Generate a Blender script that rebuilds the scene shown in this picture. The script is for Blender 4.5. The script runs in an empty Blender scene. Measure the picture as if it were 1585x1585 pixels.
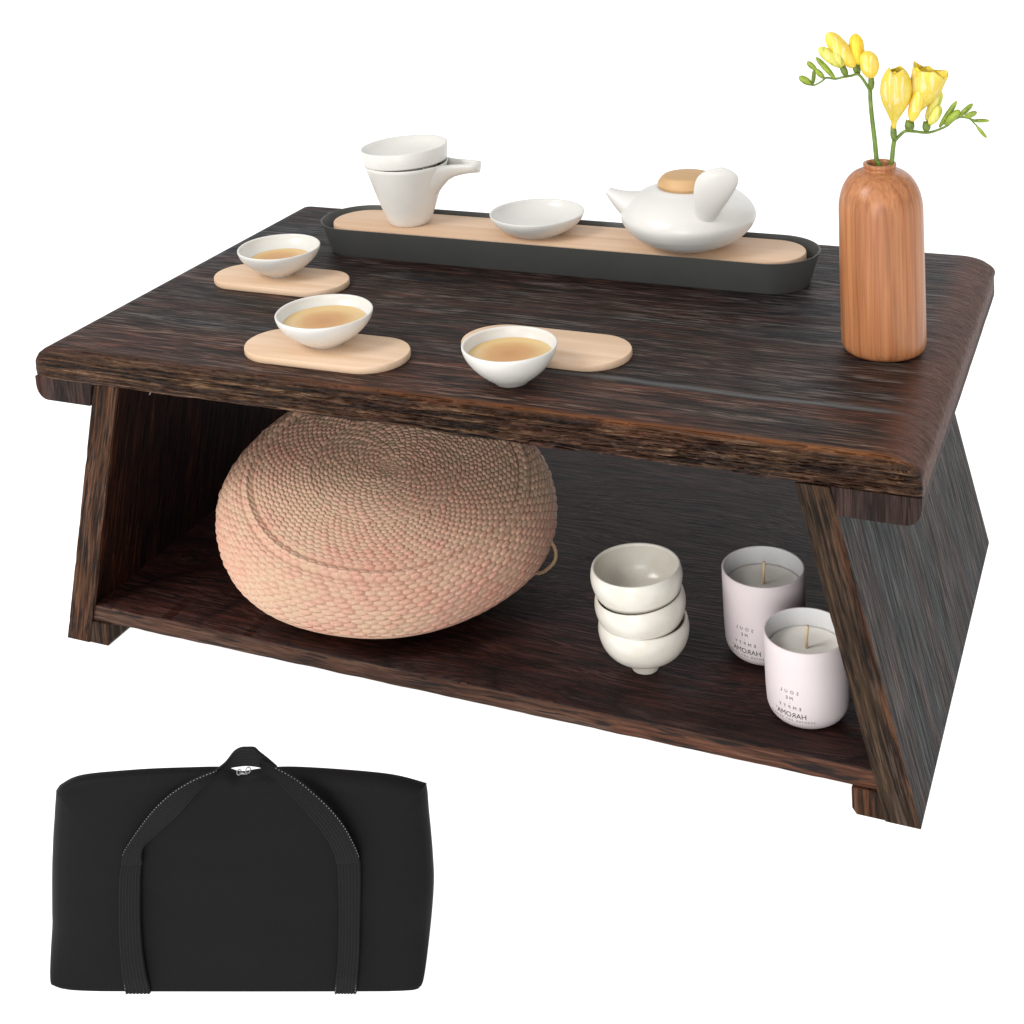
# Low folding tea table with tea things on it, woven pouf, bowls and candles on
# its shelf, a black storage bag in front: on a white floor with an added glow.
import bpy, bmesh, math, random
import numpy as np
from mathutils import Vector, Matrix
random.seed(7); rng = np.random.default_rng(7)
S = bpy.context.scene
COL = S.collection

# ------------------------------------------------------------------ basics
def tag(o, label=None, cat=None, group=None, kind=None):
    if label: o['label'] = label
    if cat: o['category'] = cat
    if group: o['group'] = group
    if kind: o['kind'] = kind
    return o
def empty(name, loc, rz=0.0, rx=0.0, ry=0.0):
    o = bpy.data.objects.new(name, None); COL.objects.link(o)
    o.location = loc; o.rotation_euler = (rx, ry, rz); o.empty_display_size = .01
    return o
def mesh_obj(name, verts, faces, mat, parent=None, smooth=True, loc=None):
    me = bpy.data.meshes.new(name)
    me.from_pydata([tuple(v) for v in verts], [], [tuple(f) for f in faces])
    me.materials.append(mat)
    if smooth: me.polygons.foreach_set('use_smooth', [True]*len(me.polygons))
    bm = bmesh.new(); bm.from_mesh(me)
    bmesh.ops.recalc_face_normals(bm, faces=bm.faces); bm.to_mesh(me); bm.free()
    me.update()
    o = bpy.data.objects.new(name, me); COL.objects.link(o)
    if parent: o.parent = parent
    if loc: o.location = loc
    return o
def sharp(o, ang=35):
    me = o.data
    me.set_sharp_from_angle(angle=math.radians(ang))
    return o
def loft(rings, closed_ring=True, cap0=True, cap1=True):
    n = len(rings[0]); V = []; Fs = []
    for r in rings: V += list(r)
    m = n if closed_ring else n-1
    for i in range(len(rings)-1):
        for j in range(m):
            a = i*n+j; b = i*n+(j+1) % n
            Fs.append((a, b, b+n, a+n))
    if closed_ring and cap0: Fs.append(tuple(range(n-1, -1, -1)))
    if closed_ring and cap1:
        k = (len(rings)-1)*n; Fs.append(tuple(range(k, k+n)))
    return V, Fs
def lathe(prof, seg=96, sx=1.0, wob=None):
    """prof: list of (r, z), from axis to axis or open; r==0 ends become poles."""
    V = []; Fs = []; idx = []
    for (r, z) in prof:
        if r < 1e-7:
            idx.append([len(V)]*seg); V.append((0, 0, z))
        else:
            row = []
            for k in range(seg):
                a = 2*math.pi*k/seg; rr = r*(1+(wob(a, z) if wob else 0))
                row.append(len(V)); V.append((rr*math.cos(a)*sx, rr*math.sin(a), z))
            idx.append(row)
    for i in range(len(idx)-1):
        A, B = idx[i], idx[i+1]
        for k in range(seg):
            l = (k+1) % seg
            f = []
            for v in (A[k], A[l], B[l], B[k]):
                if v not in f: f.append(v)
            if len(f) >= 3: Fs.append(f)
    return V, Fs
def catmull(P, n=8):
    P = [np.array(p, float) for p in P]; Q = [2*P[0]-P[1]]+P+[2*P[-1]-P[-2]]; out = []
    for i in range(1, len(Q)-2):
        for k in range(n):
            t = k/n; a, b, c, d = Q[i-1:i+3]
            out.append(.5*((2*b)+(-a+c)*t+(2*a-5*b+4*c-d)*t*t+(-a+3*b-3*c+d)*t**3))
    out.append(P[-1]); return out
def tube(path, rad, seg=12, flat=1.0):
    """swept tube; rad number or list per point"""
    P = [Vector(p) for p in path]; n = len(P)
    R = rad if hasattr(rad, '__len__') else [rad]*n
    rings = []; T0 = (P[1]-P[0]).normalized()
    N = T0.orthogonal().normalized()
    for i in range(n):
        T = (P[min(i+1, n-1)]-P[max(i-1, 0)]).normalized()
        N = (N-T*N.dot(T)).normalized(); B = T.cross(N)
        rings.append([P[i]+(N*math.cos(a)+B*math.sin(a)*flat)*R[i] for a in [2*math.pi*k/seg for k in range(seg)]])
    return loft(rings)
def merge(*parts):
    V = []; Fs = []
    for v, f in parts:
        k = len(V); V += [tuple(x) for x in v]; Fs += [tuple(i+k for i in q) for q in f]
    return V, Fs
def box(x0, x1, y0, y1, z0, z1):
    V = [(x, y, z) for z in (z0, z1) for x, y in ((x0, y0), (x1, y0), (x1, y1), (x0, y1))]
    return V, [(3, 2, 1, 0), (4, 5, 6, 7), (0, 1, 5, 4), (1, 2, 6, 5), (2, 3, 7, 6), (3, 0, 4, 7)]
def bevel(o, w=.0012, seg=2):
    m = o.modifiers.new('bevel', 'BEVEL'); m.width = w; m.segments = seg; m.limit_method = 'ANGLE'; m.angle_limit = .6
    return o

# ------------------------------------------------------------------ materials
def new_mat(name):
    m = bpy.data.materials.new(name); m.use_nodes = True
    nt = m.node_tree; nt.nodes.clear()
    out = nt.nodes.new('ShaderNodeOutputMaterial'); b = nt.nodes.new('ShaderNodeBsdfPrincipled')
    nt.links.new(b.outputs[0], out.inputs[0])
    return m, nt, b
def nd(nt, typ, **kw):
    n = nt.nodes.new(typ)
    for k, v in kw.items():
        if k in n.inputs.keys() if hasattr(n.inputs, 'keys') else False: n.inputs[k].default_value = v
        else: setattr(n, k, v)
    return n
def setin(n, **kw):
    for k, v in kw.items(): n.inputs[k.replace('_', ' ')].default_value = v
    return n
def ramp(nt, fac, stops, interp='LINEAR'):
    r = nt.nodes.new('ShaderNodeValToRGB'); r.color_ramp.interpolation = interp
    e = r.color_ramp.elements
    while len(e) < len(stops): e.new(.5)
    for el, (p, c) in zip(e, stops):
        el.position = p; el.color = (*c, 1) if hasattr(c, '__len__') else (c, c, c, 1)
    nt.links.new(fac, r.inputs[0]); return r.outputs[0]
def noise(nt, vec, scale=1.0, detail=6, rough=.6, dist=0.0):
    n = nt.nodes.new('ShaderNodeTexNoise'); setin(n, Scale=scale, Detail=detail, Roughness=rough, Distortion=dist)
    nt.links.new(vec, n.inputs['Vector']); return n.outputs[0]
def mapping(nt, vec, scale, loc=(0, 0, 0), rot=(0, 0, 0)):
    m = nt.nodes.new('ShaderNodeMapping'); m.inputs['Scale'].default_value = scale
    m.inputs['Location'].default_value = loc; m.inputs['Rotation'].default_value = rot
    nt.links.new(vec, m.inputs['Vector']); return m.outputs[0]
def mixc(nt, fac, a, b, mode='MIX'):
    m = nt.nodes.new('ShaderNodeMix'); m.data_type = 'RGBA'; m.blend_type = mode
    for sock, v in ((m.inputs[0], fac), (m.inputs[6], a), (m.inputs[7], b)):
        if isinstance(v, (int, float)): sock.default_value = v
        elif isinstance(v, tuple): sock.default_value = (*v, 1)
        else: nt.links.new(v, sock)
    return m.outputs[2]
def math_(nt, op, a, b=0.0, c=None):
    m = nt.nodes.new('ShaderNodeMath'); m.operation = op
    for i, v in enumerate((a, b) if c is None else (a, b, c)):
        if isinstance(v, (int, float)): m.inputs[i].default_value = v
        else: nt.links.new(v, m.inputs[i])
    return m.outputs[0]
def bump(nt, h, strength=.5, dist=.001, normal=None):
    b = nt.nodes.new('ShaderNodeBump'); setin(b, Strength=strength, Distance=dist)
    nt.links.new(h, b.inputs['Height'])
    if normal is not None: nt.links.new(normal, b.inputs['Normal'])
    return b.outputs[0]
def coords(nt, kind='Object'):
    return nt.nodes.new('ShaderNodeTexCoord').outputs[kind]

def dark_wood(name, axis='X', hues=None, seed=0.0, streak=(.13, 2.6), bumpd=.0011, cathedral=0.0, rough=(.42, .7), bands=None, edge=False, dust=.7, spec=.2):
    """charred, wire-brushed paulownia: fibres run along `axis`, bands of grey, brown and red"""
    m, nt, b = new_mat(name); co = coords(nt)
    ax = 'XYZ'.index(axis)
    def sc(al, ac, off=0.0):
        v = [ac, ac, ac]; v[ax] = al
        return mapping(nt, co, tuple(v), (seed+off, seed*1.7+off, seed*.6-off))
    hues = hues or [(.30, (.018, .019, .021)), (.43, (.027, .017, .014)), (.52, (.036, .014, .009)), (.62, (.030, .018, .013)), (.74, (.017, .018, .021))]
    # gentle waviness of the fibres
    wob = noise(nt, sc(5, 14, 3.1), 1, 2, .5)
    wv = nt.nodes.new('ShaderNodeVectorMath'); wv.operation = 'MULTIPLY_ADD'
    cmb = nt.nodes.new('ShaderNodeCombineXYZ')
    for i in range(3):
        if i != ax: nt.links.new(wob, cmb.inputs[i])
    wv.inputs[1].default_value = (.012+cathedral*.05,)*3
    nt.links.new(cmb.outputs[0], wv.inputs[0]); nt.links.new(co, wv.inputs[2])
    co2 = wv.outputs[0]
    def sc2(al, ac, off=0.0):
        v = [ac, ac, ac]; v[ax] = al
        return mapping(nt, co2, tuple(v), (seed+off, seed*1.7+off, seed*.6-off))
    band = noise(nt, sc2(3.4, 24, 1.3), 1, 4, .6)
    col = ramp(nt, band, hues)
    fib = noise(nt, sc2(30, 640), 1, 4, .62)
    fib2 = noise(nt, sc2(17, 230, 5.0), 1, 5, .7)
    f = math_(nt, 'ADD', math_(nt, 'MULTIPLY', fib, .55), math_(nt, 'MULTIPLY', fib2, .45))
    mul = ramp(nt, f, [(.41, streak[0]), (.49, .85), (.545, 1.3), (.60, streak[1])])
    col = mixc(nt, 1.0, col, mul, 'MULTIPLY')
    # silvery dust lying in the brushed grain, in long patches
    patch = noise(nt, sc2(9, 95, 9.0), 1, 4, .6)
    dustf = math_(nt, 'MULTIPLY', ramp(nt, patch, [(.46, 0.0), (.62, dust)]), ramp(nt, fib, [(.515, 0.0), (.57, 1.0)]))
    col = mixc(nt, dustf, col, (.140, .124, .114))
    # open pores: short dark dashes
    pore = noise(nt, sc2(34, 480, 13.0), 1, 2, .5)
    col = mixc(nt, ramp(nt, pore, [(.36, .85), (.43, 0.0)]), col, (.004, .003, .003))
    if cathedral:
        w = nt.nodes.new('ShaderNodeTexWave'); w.wave_type = 'RINGS'; w.rings_direction = 'Z'; w.wave_profile = 'SAW'
        setin(w, Scale=2.2, Distortion=2.6, Detail=3.0, Detail_Scale=1.2)
        v = [7, 7, 7]; v[ax] = 1.9
        nt.links.new(mapping(nt, co, tuple(v), (-.36, -.12, 0)), w.inputs['Vector'])
        col = mixc(nt, cathedral, col, ramp(nt, w.outputs[1], [(0, .30), (.12, .85), (.6, 1.25), (.95, 1.0), (1, .4)]), 'MULTIPLY')
    if edge:
        sp0 = nt.nodes.new('ShaderNodeSeparateXYZ'); nt.links.new(co, sp0.inputs[0])
        sn = noise(nt, mapping(nt, co, (7, 1, 1), (2, 2, 2)), 1, 3, .6)
        yv = math_(nt, 'ADD', sp0.outputs[1], math_(nt, 'MULTIPLY', sn, .012))
        fb = ramp(nt, yv, [(.064, 1.0), (.0665, 0.0)])
        col = mixc(nt, math_(nt, 'MULTIPLY', fb, .75), col, mixc(nt, 1.0, col, (1.6, 1.15, .90), 'MULTIPLY'))
        bb = ramp(nt, yv, [(.17, 0.0), (.20, 1.0)])
        col = mixc(nt, math_(nt, 'MULTIPLY', bb, .6), col, mixc(nt, 1.0, col, (.9, 1.02, 1.16), 'MULTIPLY'))
        seamf = ramp(nt, math_(nt, 'ABSOLUTE', math_(nt, 'SUBTRACT', yv, .0672)), [(.0002, 1.0), (.0011, 0.0)])
        seamx = ramp(nt, sp0.outputs[0], [(-.02, 0.0), (.10, .75)])
        col = mixc(nt, math_(nt, 'MULTIPLY', seamf, seamx), col, (.12, .125, .13))
    if edge:   # bare amber wood where the char is rubbed off the front arris and the round end
        sep = nt.nodes.new('ShaderNodeSeparateXYZ'); nt.links.new(co, sep.inputs[0])
        n3 = noise(nt, mapping(nt, co, (14, 60, 60)), 1, 4, .6)
        yy = math_(nt, 'ABSOLUTE', math_(nt, 'SUBTRACT', sep.outputs[1], .0045))
        strip = ramp(nt, math_(nt, 'ADD', yy, math_(nt, 'MULTIPLY', n3, .006)), [(.0022, 1.0), (.0062, 0.0)])
        top = ramp(nt, sep.outputs[2], [(.2085, 0.0), (.2115, 1.0)])
        along = ramp(nt, math_(nt, 'ADD', math_(nt, 'MULTIPLY', sep.outputs[0], 1.2), math_(nt, 'MULTIPLY', n3, .5)), [(.12, .2), (.38, .95)])
        fac = math_(nt, 'MULTIPLY', math_(nt, 'MULTIPLY', strip, top), along)
        col = mixc(nt, fac, col, mixc(nt, fib2, (.07, .018, .003), (.36, .12, .02)))
        # long brown/amber streaks on the sawn front face
        frontf = ramp(nt, sep.outputs[1], [(.0, 1.0), (.004, 0.0)])
        n4 = noise(nt, mapping(nt, co, (17, 200, 460), (3, 1, 2)), 1, 5, .7)
        fc = ramp(nt, n4, [(.39, (.002, .001, .001)), (.445, (.022, .011, .007)), (.52, (.066, .032, .016)), (.58, (.13, .068, .034)), (.65, (.30, .19, .11))])
        n5 = noise(nt, mapping(nt, co, (7, 30, 40), (1, 1, 2)), 1, 3, .6)
        fc = mixc(nt, ramp(nt, n5, [(.45, 0.0), (.62, .5)]), fc, mixc(nt, 1.0, fc, (.75, .55, .62), 'MULTIPLY'))
        col = mixc(nt, frontf, col, fc)
        # red-brown round end
        endf = ramp(nt, math_(nt, 'ADD', sep.outputs[0], math_(nt, 'MULTIPLY', n3, .012)), [(.276, 0.0), (.290, .85)])
        col = mixc(nt, math_(nt, 'MULTIPLY', endf, ramp(nt, sep.outputs[1], [(.004, 0.0), (.008, 1.0)])), col, mixc(nt, fib2, (.016, .006, .004), (.15, .042, .014)))
    nt.links.new(col, b.inputs['Base Color'])
    nt.links.new(ramp(nt, f, [(.35, rough[1]), (.65, rough[0])]), b.inputs['Roughness'])
    b.inputs['Specular IOR Level'].default_value = spec
    h = math_(nt, 'ADD', math_(nt, 'MULTIPLY', fib, .6), fib2)
    if edge:
        h = math_(nt, 'ADD', math_(nt, 'MULTIPLY', h, math_(nt, 'SUBTRACT', 1.0, frontf)), math_(nt, 'MULTIPLY', math_(nt, 'MULTIPLY', n4, 3.2), frontf))
    nt.links.new(bump(nt, h, 1.0, bumpd*1.3), b.inputs['Normal'])
    return m

def pale_wood(name, c0=(.62, .42, .27), c1=(.72, .53, .37), axis=0, seed=0.0, rough=.5, gs=1.0, spec=.35, bands=None):
    m, nt, b = new_mat(name); co = coords(nt)
    v = [160*gs]*3; v[axis] = 7
    f = noise(nt, mapping(nt, co, tuple(v), (seed, seed, seed)), 1, 5, .6)
    v = [38*gs]*3; v[axis] = 3
    g = noise(nt, mapping(nt, co, tuple(v), (seed+4, seed, seed)), 1, 4, .55, .8)
    t = math_(nt, 'ADD', math_(nt, 'MULTIPLY', f, .45), math_(nt, 'MULTIPLY', g, .55))
    col = ramp(nt, t, bands or [(.36, c0), (.62, c1)])
    nt.links.new(col, b.inputs['Base Color']); b.inputs['Roughness'].default_value = rough
    b.inputs['Specular IOR Level'].default_value = spec
    nt.links.new(bump(nt, f, .25, .0002), b.inputs['Normal'])
    return m

def ceramic(name, col, rough=.4, mottle=0.0, mcol=(.6, .55, .45), spec=.45, bumps=.15, ms=60):
    m, nt, b = new_mat(name); co = coords(nt)
    n = noise(nt, co, ms, 5, .6)
    c = mixc(nt, math_(nt, 'MULTIPLY', ramp(nt, n, [(.42, 0.0), (.7, 1.0)]), mottle), col, mcol)
    nt.links.new(c, b.inputs['Base Color'])
    b.inputs['Roughness'].default_value = rough; b.inputs['Specular IOR Level'].default_value = spec
    n2 = noise(nt, co, 220, 3, .5); n3 = noise(nt, mapping(nt, co, (30, 30, 260)), 1, 2, .5)
    nt.links.new(bump(nt, math_(nt, 'ADD', n2, n3), bumps, .0004), b.inputs['Normal'])
    return m

M = {}
M['top'] = dark_wood('charred_wood_top', 'X', seed=1.3, edge=True, rough=(.40, .62))
M['panel'] = dark_wood('charred_wood_panel', 'Z', seed=4.1, hues=[(.3, (.021, .024, .022)), (.43, (.026, .029, .029)), (.52, (.042, .026, .021)), (.62, (.024, .025, .024)), (.75, (.034, .025, .024))], rough=(.5, .75), dust=.45, spec=.16)
M['panel_in'] = dark_wood('charred_wood_panel_shaded', 'Z', seed=8.1, hues=[(.3, (.015, .004, .0025)), (.5, (.009, .003, .002)), (.66, (.026, .007, .003)), (.8, (.009, .0035, .0025))], rough=(.6, .8), dust=.0, spec=.06)  # darker copy of the panel wood, interior shade put into its colour
M['edge'] = dark_wood('brown_wood_edge', 'Z', seed=2.2, hues=[(.3, (.030, .018, .009)), (.5, (.036, .018, .009)), (.62, (.062, .023, .009)), (.8, (.026, .016, .009))], streak=(.25, 2.1), rough=(.5, .75), dust=.15, spec=.15)
M['shelf'] = dark_wood('dark_shelf_wood', 'X', seed=6.6, hues=[(.25, (.014, .006, .005)), (.45, (.021, .006, .0045)), (.6, (.032, .009, .006)), (.8, (.012, .006, .005))], cathedral=.75, rough=(.40, .6), streak=(.4, 1.8), bumpd=.0006, dust=.1, spec=.2)
M['shelf_edge'] = dark_wood('shelf_edge_wood', 'X', seed=3.6, hues=[(.3, (.044, .018, .009)), (.5, (.058, .025, .014)), (.62, (.072, .024, .011)), (.8, (.036, .017, .009))], streak=(.5, 1.7), rough=(.5, .7), bumpd=.0006, dust=.2, spec=.2)
M['cleat'] = dark_wood('end_grain_wood', 'Z', seed=5.5, hues=[(.3, (.028, .012, .009)), (.5, (.024, .014, .012)), (.62, (.046, .015, .010)), (.8, (.020, .012, .012))], streak=(.5, 1.6), rough=(.5, .7), dust=.1, spec=.15)
M['beech'] = pale_wood('beech', (.64, .43, .27), (.76, .56, .40))
M['beech2'] = pale_wood('beech_tray_board', (.58, .38, .24), (.72, .51, .35), seed=2.0)
M['lidwood'] = pale_wood('lid_wood', (.50, .30, .13), (.62, .40, .20), seed=5.0)
M['cherry'] = pale_wood('cherry', axis=2, seed=3.0, gs=.9, rough=.42, spec=.4,
    bands=[(.34, (.27, .085, .034)), (.43, (.44, .17, .075)), (.5, (.50, .205, .095)), (.56, (.42, .155, .066)), (.62, (.54, .235, .115))])
M['white'] = ceramic('matte_porcelain', (.715, .70, .66), .33, .3, (.64, .62, .575))
M['white2'] = ceramic('smooth_porcelain', (.695, .682, .65), .30, .25, (.63, .615, .59), bumps=.06)
M['bowl'] = ceramic('cream_glaze', (.73, .70, .63), .24, .55, (.60, .54, .44), spec=.55, bumps=.12, ms=38)
M['candle'] = ceramic('blush_ceramic', (.67, .595, .60), .5, .1, (.61, .53, .53), spec=.3, bumps=.03)
M['candle_in'] = ceramic('white_inner_glaze', (.74, .74, .74), .5, 0, spec=.3, bumps=.02)
def simple(name, col, rough=.5, metal=0.0, spec=.5, **kw):
    m, nt, b = new_mat(name); co = coords(nt)
    n = noise(nt, co, kw.get('ns', 90), 4, .6)
    k = kw.get('var', .12)
    c = mixc(nt, 1.0, tuple(col), ramp(nt, n, [(.3, 1-k), (.7, 1+k)]), 'MULTIPLY')
    nt.links.new(c, b.inputs['Base Color']); setin(b, Roughness=rough, Metallic=metal)
    b.inputs['Specular IOR Level'].default_value = spec
    if kw.get('sss'):
        b.inputs['Subsurface Weight'].default_value = kw['sss']; b.inputs['Subsurface Radius'].default_value = (1, .6, .3)
        b.inputs['Subsurface Scale'].default_value = .003
    if kw.get('bump'): nt.links.new(bump(nt, n, .4, kw['bump']), b.inputs['Normal'])
    return m
M['tray'] = simple('charcoal_metal', (.074, .076, .072), .45, 0, .3, var=.06, ns=20)
M['wax'] = simple('wax', (.84, .80, .74), .35, sss=.3, var=.02)
M['wick'] = simple('wick', (.66, .50, .32), .8, ns=900)
M['ink'] = simple('ink', (.02, .02, .022), .6)
M['steel'] = simple('steel', (.25, .25, .25), .35, 1.0)
M['nylon'] = simple('black_nylon', (.0050, .0050, .0051), .62, 0, .10, var=.12, ns=700, bump=.0002)
M['web'] = simple('black_webbing', (.0062, .0062, .0063), .65, 0, .15, var=.35, ns=1100, bump=.0003)
M['thread'] = simple('grey_thread', (.22, .22, .22), .7)
M['stemg'] = simple('stem_green', (.13, .21, .025), .42, ns=200, var=.3, sss=.1)
M['budg'] = simple('bud_green', (.24, .33, .03), .4, ns=250, var=.35, sss=.2)
M['calyx'] = simple('calyx_green', (.12, .18, .02), .45, ns=300, var=.35, sss=.1)
M['rope'] = simple('twisted_straw', (.50, .33, .19), .65, ns=500)
# tea: clear amber liquid
m, nt, b = new_mat('tea'); co = coords(nt)
g = nt.nodes.new('ShaderNodeVectorMath'); g.operation = 'LENGTH'; nt.links.new(mapping(nt, co, (1, 1, 0)), g.inputs[0])
nt.links.new(ramp(nt, math_(nt, 'ADD', g.outputs['Value'], math_(nt, 'MULTIPLY', noise(nt, co, 60, 2, .5), .006)), [(.005, (.50, .225, .055)), (.017, (.58, .30, .09)), (.024, (.66, .46, .20))]), b.inputs['Base Color'])
setin(b, Roughness=.06); M['tea'] = m
# petals: yellow with cream outer edges, orange hearts (pigment of the flower itself)
def petal(name, a, c, d):
    m, nt, b = new_mat(name); co = coords(nt, 'Generated')
    n = noise(nt, mapping(nt, co, (5, 5, 1.2)), 1, 4, .6, .5)
    nt.links.new(ramp(nt, n, [(.32, a), (.5, c), (.66, d)]), b.inputs['Base Color'])
    setin(b, Roughness=.5); b.inputs['Subsurface Weight'].default_value = .35
    b.inputs['Subsurface Radius'].default_value = (1, .8, .2); b.inputs['Subsurface Scale'].default_value = .003
    return m
M['petal'] = petal('yellow_petal', (.86, .66, .14), (.84, .58, .04), (.86, .70, .30))
M['petal2'] = petal('deep_yellow_petal', (.84, .48, .015), (.84, .60, .03), (.84, .68, .07))
M['petalg'] = petal('green_yellow_petal', (.38, .45, .06), (.66, .62, .12), (.74, .66, .22))
# woven straw: colour drifts between peach and tan strand by strand
m, nt, b = new_mat('woven_straw'); co = coords(nt)
at = nt.nodes.new('ShaderNodeAttribute'); at.attribute_name = 'strand'
n = noise(nt, co, 14, 3, .6)
t = math_(nt, 'ADD', math_(nt, 'MULTIPLY', at.outputs['Fac'], .26), math_(nt, 'MULTIPLY', n, .85))
c = ramp(nt, t, [(.32, (.61, .43, .295)), (.50, (.64, .42, .295)), (.62, (.64, .39, .285)), (.80, (.64, .345, .255))])
fine = noise(nt, co, 900, 3, .6)
c = mixc(nt, 1.0, c, ramp(nt, fine, [(.3, .82), (.7, 1.12)]), 'MULTIPLY')
nt.links.new(c, b.inputs['Base Color']); setin(b, Roughness=.62); b.inputs['Specular IOR Level'].default_value = .3
nt.links.new(bump(nt, fine, .3, .0003), b.inputs['Normal']); M['straw'] = m

def cherry():
    m, nt, b = new_mat('cherry_wood'); co = coords(nt)
    wv = nt.nodes.new('ShaderNodeTexWave'); wv.wave_type = 'RINGS'; wv.rings_direction = 'Z'; wv.wave_profile = 'SAW'
    setin(wv, Scale=1.0, Distortion=5.5, Detail=3.0, Detail_Scale=.8)
    nt.links.new(mapping(nt, co, (34, 34, 3.4), (-.25, 1.15, .3), (0, .10, 0)), wv.inputs['Vector'])
    f = noise(nt, mapping(nt, co, (420, 420, 9)), 1, 5, .6); g = noise(nt, mapping(nt, co, (70, 70, 5)), 1, 3, .6)
    c = ramp(nt, g, [(.35, (.36, .140, .056)), (.5, (.44, .185, .078)), (.65, (.39, .155, .062))])
    c = mixc(nt, 1.0, c, ramp(nt, wv.outputs[1], [(0, (.78, .66, .58)), (.10, (.96, .93, .9)), (.6, (1.04, 1.05, 1.06)), (.92, (.97, .94, .92)), (1, (.84, .74, .66))]), 'MULTIPLY')
    c = mixc(nt, 1.0, c, ramp(nt, f, [(.36, .80), (.6, 1.12)]), 'MULTIPLY')
    nt.links.new(c, b.inputs['Base Color']); setin(b, Roughness=.34); b.inputs['Specular IOR Level'].default_value = .4
    nt.links.new(bump(nt, f, .25, .0002), b.inputs['Normal']); return m
M['cherry'] = cherry()
# ------------------------------------------------------------------ dimensions
H, D, T_, W = .2148, .3525, .0211, .30     # table height, depth, top thickness, half width
ZS, ST = .0284, .0116                      # shelf top height, shelf thickness
XT, XB, LT = .2501, .2954, .0194           # leg-panel outer x at top / at floor, thickness
TB = H-T_
def legx(z): return XB+(XT-XB)*z/TB

# ------------------------------------------------------------------ the table
table = empty('tea_table', (0, 0, 0))
tag(table, 'low dark charred-wood tea table with slanted side panels and an open shelf', 'table')

# smooth 1-D / 2-D noise used for hand-worked edges
def fbm(x, z, seed=0.0, oct_=4, fx=9.0, fz=120.0):
    from mathutils import noise as mn
    s = 0; a = 1
    for k in range(oct_):
        s += a*mn.noise(Vector((x*fx*2**k, z*fz*2**k, seed+k*7.1))); a *= .55
    return s
def make_top():
    xs = []
    n = 700
    for i in range(n+1): xs.append(-W+2*W*i/n)
    xs = sorted(set(xs+[W-.0004*k for k in range(1, 12)]+[-W+.0004*k for k in range(1, 12)]))
    rings = []
    RO = .012
    for x in xs:
        e = W-abs(x)
        L = .026 if x > 0 else .014
        dz = 0.0
        if e < L: dz = RO*(1-math.sqrt(max(0, 1-((L-e)/L)**2.2)))
        inset = 0.0
        if e < .010: inset = .010*(1-math.sqrt(max(0, 1-((.010-e)/.010)**2)))   # rounded corners in plan
        zt = H-dz; ring = []
        # front face, bottom to top (rough, live edge)
        fh = zt-TB
        for k in range(35):
            v = k/34; z = TB+fh*v
            rg = abs(fbm(x, z, 5.0, 3, 17, 340)); rg2 = abs(fbm(x, z, 11.0, 2, 42, 620))
            wild = .45+.55*min(1, max(0, (x+.22)/.25))
            r = fbm(x, z, 1.0)*.0012+(.0020*max(0, .26-rg)/.26+.0011*max(0, .25-rg2)/.25)*wild
            r *= min(1, .15+e/.012)
            fl = math.sin(v*math.pi)*.0006
            top_round = .0030*max(0, (v-.8)/.2)**2; bot = .0010*max(0, (.15-v)/.15)**2
            ring.append((x, inset*.35+r+top_round+bot-fl+.0004, z-(.0009 if k == 34 else 0)+(fbm(x, 0, 9.0, 3, 30, 1)*.0011 if k == 0 else 0)))
        for y in (.0046, .0065, .0095, .02, .06, .12, .18, .24, .30, .338, .348):
            wv = fbm(x, 0, 3.3, 2, 6, 1)*.0006 if y < .01 else 0
            ring.append((x, y+inset*.35, zt-(.00035 if y < .005 else 0)+wv*.0))
        ring.append((x, D-inset-.001, zt-.0009)); ring.append((x, D-inset, zt-.003)); ring.append((x, D-inset, TB))
        for y in (.3, .18, .06, .01): ring.append((x, y, TB))
        rings.append(ring)
    V, Fs = loft(rings)
    return sharp(mesh_obj('tabletop', V, Fs, M['top'], table), 50)
make_top()
# end cleats below the board, outside the panels
for s in (-1, 1):
    prof = [(XT+.001, TB+.0007), (XT+.0040, TB-.0157)]
    for k in range(7):
        a = k/6*math.pi/2; prof.append((W-.010+.0095*math.sin(a), TB-.0157+.0105*(1-math.cos(a))))
    prof.append((W-.0004, TB+.0007))
    rings = []
    for y in [.0008+ (D-.006)*i/40 for i in range(41)]:
        q = .0006*fbm(y, 0, 2.0, 2, 40, 1)
        rings.append([(s*(x), y if i else y, z+(q if 0 < j < 8 else 0)) for i, (j, (x, z)) in enumerate(list(enumerate(prof)))])
    V, Fs = loft(rings)
    sharp(mesh_obj('end_cleat', V, Fs, M['cleat'], table), 40)
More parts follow.
